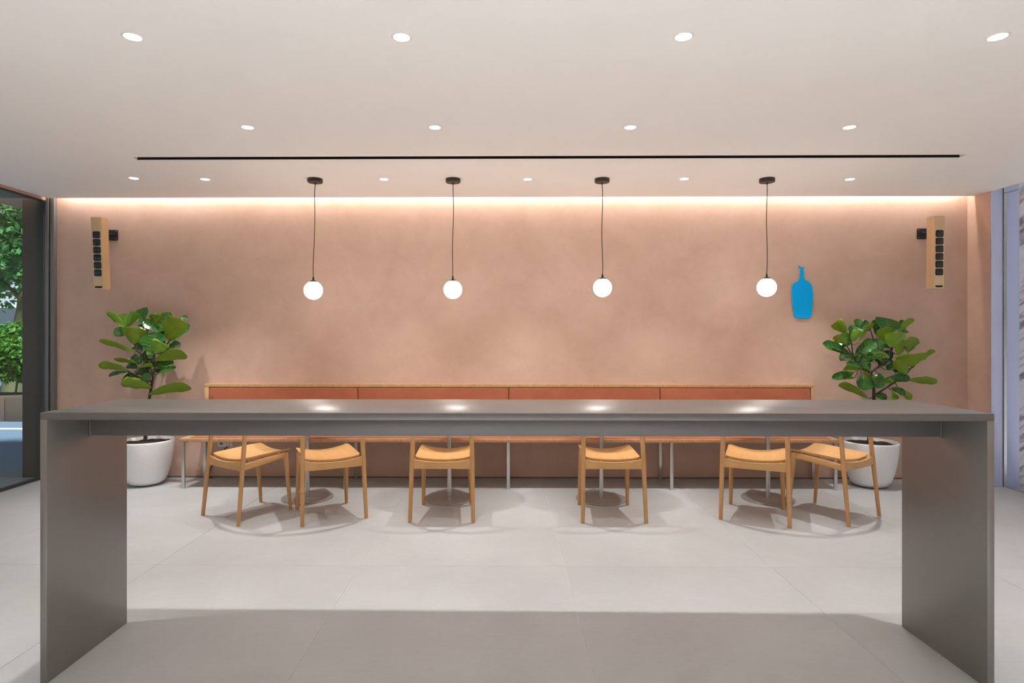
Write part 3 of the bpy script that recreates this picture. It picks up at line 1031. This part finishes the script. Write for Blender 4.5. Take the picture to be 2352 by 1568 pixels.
# ================================================================== LAMPS
# ---- globe pendants
def pendant(x, y, gx, gy, gz, label):
    t = thing('globe_pendant', label, 'pendant lamp', (x, y, CEIL), 0, 'white globe pendants over the bench')
    bm = bmesh.new()
    add_lathe(bm, [(0, -0.0315), (0.057, -0.0315), (0.061, -0.028), (0.061, -0.0005), (0, -0.0005)], 40)
    cn = obj('canopy', bm, M['bronze'], t)
    bm = bmesh.new()
    add_lathe(bm, [(0, -0.052), (0.004, -0.051), (0.006, -0.040), (0.007, -0.0315), (0, -0.0315)], 16)
    obj('cord_grip', bm, M['bronze'], cn)
    r = 0.0755
    dz = gz - CEIL
    lx, ly = gx - x, gy - y
    bm = bmesh.new()
    pts = []
    zt, zb = -0.048, dz + r + 0.028
    for k in range(13):
        s = k / 12
        pts.append((lx * s + 0.0035 * math.sin(s * 7 + x), ly * s, zt + (zb - zt) * s))
    pts[0] = (0, 0, zt)
    pts[-1] = (lx, ly, zb)
    add_tube(bm, pts, 0.0032, 8)
    obj('cord', bm, M['black'], t, 60)
    bm = bmesh.new()
    add_lathe(bm, [(0, r + 0.034), (0.007, r + 0.034), (0.008, r + 0.010), (0.028, r + 0.002), (0.031, r - 0.006), (0, r - 0.006)], 24, (lx, ly, dz))
    obj('cap', bm, M['black'], t)
    bm = bmesh.new()
    prof = [(r * math.sin(a), -r * math.cos(a)) for a in [PI * k / 28 for k in range(29)]]
    prof[0] = (0, -r)
    prof[-1] = (0, r)
    add_lathe(bm, prof, 48, (lx, ly, dz))
    obj('globe', bm, M['globe'], t, 80)
pendant(-1.562, 4.94, -1.580, 4.95, 1.722, 'leftmost of the four white globe pendants on black cords')
pendant(-0.424, 4.95, -0.426, 4.95, 1.727, 'second white globe pendant from the left on its black cord')
pendant(0.804, 4.96, 0.806, 4.95, 1.742, 'third white globe pendant from the left on its black cord')
pendant(2.162, 4.97, 2.155, 4.96, 1.744, 'rightmost white globe pendant, hanging beside the blue bottle emblem')

# ---- recessed downlights
def downlight_proto():
    t = thing('ceiling_downlight', '', 'downlight', (0, 0, CEIL), 0, 'recessed ceiling downlights')
    bm = bmesh.new()
    add_lathe(bm, [(0.0345, -0.0004), (0.0345, -0.0015), (0.0365, -0.0030), (0.0430, -0.0026), (0.0450, -0.0004)], 40)
    obj('trim_ring', bm, M['white_trim'], t, 60)
    bm = bmesh.new()
    add_lathe(bm, [(0, -0.0014), (0.0345, -0.0014), (0.0345, -0.0005), (0, -0.0005)], 32)
    obj('lens', bm, M['lens'], t)
    return t
dl0 = downlight_proto()
spot_d = bpy.data.lights.new('downlight_lamp', 'SPOT')
spot_d.energy = SPOT_W
spot_d.color = SPOT_COL
spot_d.spot_size = math.radians(74)
spot_d.spot_blend = 0.7
spot_d.shadow_soft_size = 0.022
spot_b = spot_d.copy()
spot_b.energy = SPOT_BACK_FILL_W
spot_m = spot_d.copy()
spot_m.energy = SPOT_MID_W
spot_w = spot_d.copy()
spot_w.energy = SPOT_WALL_W
spot_w.spot_size = math.radians(70)
spot_n = spot_d.copy()
spot_n.energy = SPOT_NEAR_W
DL = []
pos = ['far left', 'centre left', 'centre right', 'far right']
for k, (x, y) in enumerate([(-1.606, 2.58), (-0.445, 2.595), (0.773, 2.603), (2.131, 2.617)]):
    DL.append((x, y, 'round downlight in the ceiling row nearest the viewer, ' + pos[k]))
for k, (x, y) in enumerate([(-1.592, 3.709), (-0.431, 3.721), (0.780, 3.733), (2.138, 3.746)]):
    DL.append((x, y, 'round downlight in the middle ceiling row before the black slot, ' + pos[k]))
pos6 = ['leftmost', 'second from the left', 'between the first and second pendants', 'between the second and third pendants', 'between the third and fourth pendants', 'rightmost']
for k, (x, y) in enumerate([(-3.043, 4.901), (-2.474, 4.941), (-0.996, 4.956), (0.191, 4.968), (1.482, 4.967), (2.854, 4.995)]):
    DL.append((x, y, 'small downlight in the ceiling row by the pendants, ' + pos6[k]))
for x, sd_ in ((-2.80, 'left'), (3.45, 'right')):
    DL.append((x, 2.60, 'round recessed downlight at the %s end of the nearest row, beyond the frame' % sd_))
for y in (1.46, 0.33, -0.80, -1.93):  # first row read off the table's shadow edge; the others added for ceiling fill
    for x in (-1.6, -0.44, 0.776, 2.134):
        DL.append((x, y, 'unseen recessed ceiling downlight behind the viewer'))
dls = [dl0] + [copy_tree(dl0) for _ in DL[1:]]
for i, (x, y, lb) in enumerate(DL):
    t = dls[i]
    t.location = (x, y, CEIL)
    t['label'] = lb
    lo_ = bpy.data.objects.new('lamp', spot_w if y > 4.5 else spot_m if y > 3.0 else spot_d if y > 2.0 else spot_n if y > 1.0 else spot_b)
    COL.objects.link(lo_)
    lo_.parent = t
    lo_.location = (0, 0, -0.006)

# ================================================================== WALL THINGS
# ---- column speakers
def rounded_sq(w, h, r, n=5, bulge=0.0):
    out = []
    for cx_, cy_, a0 in ((w / 2 - r, h / 2 - r, 0), (-w / 2 + r, h / 2 - r, PI / 2), (-w / 2 + r, -h / 2 + r, PI), (w / 2 - r, -h / 2 + r, 1.5 * PI)):
        for k in range(n + 1):
            a = a0 + PI / 2 * k / n
            x, z = cx_ + r * math.cos(a), cy_ + r * math.sin(a)
            out.append((x, z))
    if bulge:
        out2 = []
        for x, z in out:
            out2.append((x * (1 + bulge * (1 - (2 * z / h) ** 2)), z * (1 + bulge * (1 - (2 * x / w) ** 2))))
        out = out2
    return out

def speaker(x, tilt_x, plate_x, label):
    t = thing('column_speaker', label, 'speaker', (x, 5.44, 2.098), 0, 'wooden column speakers on the pink wall')
    w, d, h = 0.094, 0.098, 0.655
    Rm = Matrix.Rotation(math.radians(tilt_x), 4, 'X')     # top leans out towards the room
    def put(bm, name, mat, par=None, sm=30):
        bm.transform(Rm)
        return obj(name, bm, mat, par or t, sm)
    bm = bmesh.new()
    add_box(bm, (-w / 2, 0.008, -h / 2), (w / 2, d, h / 2), 0.0015)
    put(bm, 'cabinet', M['birch'])
    bm = bmesh.new()
    add_box(bm, (-w / 2, 0.0, -h / 2), (w / 2, 0.0075, h / 2), 0.0012)
    put(bm, 'front_panel', M['birch'])
    for k in range(6):
        zc = h / 2 - 0.160 - k * 0.0690
        bm = bmesh.new()
        add_prism(bm, [(a, b + zc) for a, b in rounded_sq(0.066, 0.060, 0.010, 4, 0.05)], -0.004, -0.0002)
        drv = put(bm, 'driver', M['black'])
        bm = bmesh.new()
        add_lathe(bm, [(0, 0.010), (0.010, 0.0095), (0.018, 0.007), (0.024, 0.0005), (0.0255, 0.0)], 24)
        bm.transform(Matrix.Translation((0, -0.0042, zc)) @ Matrix.Rotation(PI / 2, 4, 'X'))
        put(bm, 'cone', M['driver'], drv, 60)
    bm = bmesh.new()
    add_prism(bm, [(a, b - h / 2 + 0.021) for a, b in rounded_sq(0.066, 0.016, 0.005, 4)], -0.0012, -0.0002)
    put(bm, 'port_slot', M['black_hole'])
    # bracket: plate on the wall and a short arm
    px = plate_x - x
    bm = bmesh.new()
    add_prism(bm, [(a + px, b + 0.205) for a, b in rounded_sq(0.100, 0.100, 0.010, 4)], YB - 5.44 - 0.010, YB - 5.44 - 0.0008)
    bp = obj('wall_plate', bm, M['black'], t)
    bm = bmesh.new()
    add_tube(bm, [(px * 0.5, 0.085, 0.200), (px, YB - 5.44 - 0.0105, 0.205)], 0.014, 14)
    obj('arm', bm, M['black'], t)
    for dx_, dz_ in ((-0.036, 0.036), (0.036, 0.036), (-0.036, -0.036), (0.036, -0.036)):
        bm = bmesh.new()
        add_lathe(bm, [(0, 0.003), (0.003, 0.0025), (0.004, 0.0)], 10)
        bm.transform(Matrix.Translation((px + dx_, YB - 5.44 - 0.0102, 0.205 + dz_)) @ Matrix.Rotation(PI / 2, 4, 'X'))
        obj('screw', bm, M['leg_steel'], bp)
    return t
speaker(-3.712, 3.4, -3.732, 'wooden column speaker on the left above the fig plant')
speaker(3.908, 0.8, 3.926, 'wooden column speaker on the right above the fig plant')

# ---- blue bottle emblem
body = [(-0.017, 0.256), (0.014, 0.256), (0.015, 0.195), (0.016, 0.168), (0.029, 0.152), (0.057, 0.144), (0.076, 0.125), (0.092, 0.093), (0.099, 0.054), (0.101, 0.015), (0.099, -0.032), (0.096, -0.079), (0.093, -0.126), (0.091, -0.165), (0.08, -0.188), (0.06, -0.2), (0.041, -0.204), (-0.006, -0.201), (-0.052, -0.2), (-0.066, -0.192), (-0.072, -0.176), (-0.082, -0.118), (-0.089, -0.059), (-0.095, 0.0), (-0.096, 0.054), (-0.092, 0.101), (-0.082, 0.125), (-0.052, 0.138), (-0.031, 0.152), (-0.02, 0.17), (-0.019, 0.195)]
lip = [(-0.036, 0.285), (-0.032, 0.292), (-0.021, 0.286), (-0.01, 0.277), (0.006, 0.275), (0.027, 0.277), (0.029, 0.272), (0.016, 0.267), (0.012, 0.2565), (-0.013, 0.2565), (-0.019, 0.267), (-0.031, 0.273)]
em = thing('wall_emblem', 'bright blue bottle shaped emblem mounted on the pink wall', 'emblem', (2.795, 5.672, 1.714))
def smooth_outline(pts, it=2):
    for _ in range(it):
        out = []
        n = len(pts)
        for i in range(n):
            a, b = pts[i], pts[(i + 1) % n]
            out.append((a[0] * 0.75 + b[0] * 0.25, a[1] * 0.75 + b[1] * 0.25))
            out.append((a[0] * 0.25 + b[0] * 0.75, a[1] * 0.25 + b[1] * 0.75))
        pts = out
    return pts
bm = bmesh.new()
add_prism(bm, smooth_outline(body), -0.005, 0.005)
obj('bottle_plate', bm, M['blue'], em)
bm = bmesh.new()
add_prism(bm, lip, -0.005, 0.005)
obj('bottle_lip', bm, M['blue'], em)
for zz in (0.1, -0.12):
    bm = bmesh.new()
    add_tube(bm, [(0, 0.0052, zz), (0, 0.0176, zz)], 0.006, 10)
    obj('standoff', bm, M['leg_steel'], em)

# ---- wall socket and its cord under the bench
so = thing('wall_socket', 'white double socket plate on the wall under the bench', 'socket', (-2.655, YB, 0.32))
bm = bmesh.new()
add_box(bm, (-0.072, -0.010, -0.027), (0.072, -0.0005, 0.030), 0.003)
obj('plate', bm, M['white_plastic'], so)
bm = bmesh.new()
add_box(bm, (0.016, -0.026, -0.018), (0.048, -0.0105, 0.020), 0.003)
obj('plug', bm, M['white_plastic'], so)
bm = bmesh.new()
add_box(bm, (-0.052, -0.0112, -0.010), (-0.020, -0.0102, 0.014), 0.0)
obj('outlet', bm, M['frame_metal'], so)
bm = bmesh.new()
add_tube(bm, [(-2.622, 5.662, 0.300), (-2.640, 5.652, 0.275), (-2.690, 5.655, 0.235), (-2.745, 5.665, 0.160), (-2.790, 5.668, 0.080), (-2.803, 5.668, 0.030), (-2.800, 5.660, 0.008), (-2.760, 5.640, 0.0055)], 0.005, 8)
tag(obj('power_cord', bm, M['black'], None, 60), 'black power cord hanging from the socket under the bench', 'cord')

# ================================================================== OUTSIDE THE WINDOWS
struct(box_obj('ground_terrace', (-8.0, -12, -0.16), (XL - 0.035, 6.05, -0.02), M['terrace']), 'grey paved terrace outside the street window')
struct(box_obj('ground_road', (-60, -30, -0.20), (-4.4, 60, -0.05), M['asphalt']), 'blue grey street outside the window')
struct(box_obj('ground_court', (XR + 2.6, -30, -0.2), (60, 60, -0.05), M['terrace']), 'paved court beyond the marble wall')
struct(box_obj('wall_pier', (-4.655, 5.755, -0.02), (-4.362, 6.25, 2.96), M['clad']), 'dark metal clad pier outside the street window')
struct(box_obj('trim_4', (-5.0, YF, 2.66), (XL - 0.065, 6.25, 2.955), M['clad']), 'dark soffit edge over the street window')
struct(box_obj('road_line', (-13.0, 8.86, -0.049), (-5.2, 8.98, -0.044), M['paint_white']), 'white line painted across the street')

pl = thing('street_planter', 'long brown concrete planter across the street under the hedge', 'planter', (-9.0, 10.1, -0.05))
for k in range(5):
    box_obj('planter_block', (-4.4 + k * 1.76, -0.42, 0), (-4.4 + k * 1.76 + 1.74, 0.42, 0.40), M['concrete'], pl, 0.012)

def foliage(name, centers, n, size, mat, parent, seed, flat=1.0):
    rnd = random.Random(seed)
    bm = bmesh.new()
    for c in centers:
        cx_, cy_, cz_, rx_, ry_, rz_ = c
        for _ in range(n):
            while True:
                p = Vector((rnd.uniform(-1, 1), rnd.uniform(-1, 1), rnd.uniform(-1, 1)))
                if 0.25 < p.length < 1:
                    break
            p = Vector((cx_ + p.x * rx_, cy_ + p.y * ry_, cz_ + p.z * rz_))
            d = Vector((rnd.gauss(0, 1), rnd.gauss(0, 1), rnd.gauss(-0.2, 0.6))).normalized()
            s = d.cross(Vector((rnd.gauss(0, 0.5), rnd.gauss(0, 0.5), 1))).normalized()
            nn = s.cross(d)
            L = size * rnd.uniform(0.6, 1.3)
            w = L * 0.28
            a, b = bm.verts.new(p), bm.verts.new(p + d * L + nn * L * -0.15)
            m1 = bm.verts.new(p + d * L * 0.5 + s * w)
            m2 = bm.verts.new(p + d * L * 0.5 - s * w)
            bm.faces.new((a, m1, b))
            bm.faces.new((a, b, m2))
    o = obj(name, bm, mat, parent, 0, fix=False)
    o['kind'] = 'stuff'
    return o

hedges = [(-12.5, 'leftmost'), (-11.05, 'second'), (-9.6, 'middle'), (-8.12, 'fourth'), (-6.6, 'rightmost')]
for k, (hx, nm) in enumerate(hedges):
    hd = thing('hedge_shrub', nm + ' leafy green shrub of the hedge in the street planter', 'shrub', (hx, 10.1, 0.42), 0, 'hedge shrubs in the street planter')
    cs = [(random.Random(k * 9 + j).uniform(-0.36, 0.36), random.Random(k * 5 + j).uniform(-0.3, 0.3), 0.27 + 0.135 * j, 0.40, 0.34, 0.24) for j in range(6)]
    foliage('foliage', cs, 800, 0.095, M['hedge_leaf'], hd, 50 + k)
    for j in range(4):
        bm = bmesh.new()
        xx = -0.5 + 0.33 * j
        add_tube(bm, [(xx, 0, -0.068), (xx + 0.05, 0.02, 0.35), (xx + 0.14 * (-1) ** j, 0.05, 0.8)], [0.018, 0.012, 0.005], 6)
        obj('stem', bm, M['tree_bark'], hd)

def tree(x, y, h, lean, seed, label, nb):
    t = thing('street_tree', label, 'tree', (x, y, -0.05), 0, 'street trees outside the window')
    rnd = random.Random(seed)
    bm = bmesh.new()
    pts = [(0, 0, 0), (lean * 0.15, 0, h * 0.15), (lean * 0.45, 0.05, h * 0.32), (lean * 0.8, 0.0, h * 0.55), (lean, 0.1, h * 0.85)]
    add_tube(bm, pts, [0.20, 0.16, 0.13, 0.10, 0.04], 12)
    obj('trunk', bm, M['tree_bark'], t, 60)
    cs = []
    for k in range(nb):
        a = 2.4 * k + rnd.uniform(-0.3, 0.3)
        zz = h * (0.34 + 0.6 * k / nb)
        rr = rnd.uniform(0.7, 1.5)
        bx_, by_ = lean * zz / h, 0.0
        tip = (bx_ + rr * math.cos(a), by_ + rr * math.sin(a), zz + rnd.uniform(0.1, 0.5))
        bm = bmesh.new()
        add_tube(bm, [(bx_, by_, zz - 0.2), ((bx_ + tip[0]) / 2, (by_ + tip[1]) / 2, zz + 0.15), tip], [0.05, 0.035, 0.012], 7)
        obj('branch', bm, M['tree_bark'], t, 60)
        cs.append((tip[0], tip[1], tip[2], 0.95, 0.95, 0.55))
        cs.append((tip[0] * 0.6, tip[1] * 0.6, tip[2] + 0.2, 0.8, 0.8, 0.45))
    foliage('foliage', cs, 430, 0.15, M['tree_leaf'], t, seed)
tree(-10.1, 12.2, 6.0, 0.5, 5, 'street tree with a leaning mossy trunk right behind the hedge', 12)
tree(-13.6, 14.5, 7.0, -0.4, 8, 'taller leafy street tree left of the leaning one', 12)
tree(-7.0, 14.0, 6.5, 0.3, 13, 'leafy street tree hidden behind the dark pier', 12)
tree(-12.0, 18.0, 8.0, 0.2, 21, 'leafy street tree far back in front of the pale building', 14)

bd = thing('street_building', 'pale grey building far across the street behind the trees', 'building', (-16.0, 24.0, -0.05))
box_obj('wall', (-14, 0, 0), (14, 6, 9), M['facade'], bd)
for fl in range(3):
    for k in range(9):
        wx = -12.6 + k * 3.0
        wz = 0.9 + fl * 2.8
        fr = box_obj('window', (wx - 0.85, -0.06, wz), (wx + 0.85, -0.001, wz + 1.7), M['paint_white'], bd)
        box_obj('pane', (wx - 0.76, -0.075, wz + 0.09), (wx + 0.76, -0.061, wz + 1.61), M['pane_dark'], fr)
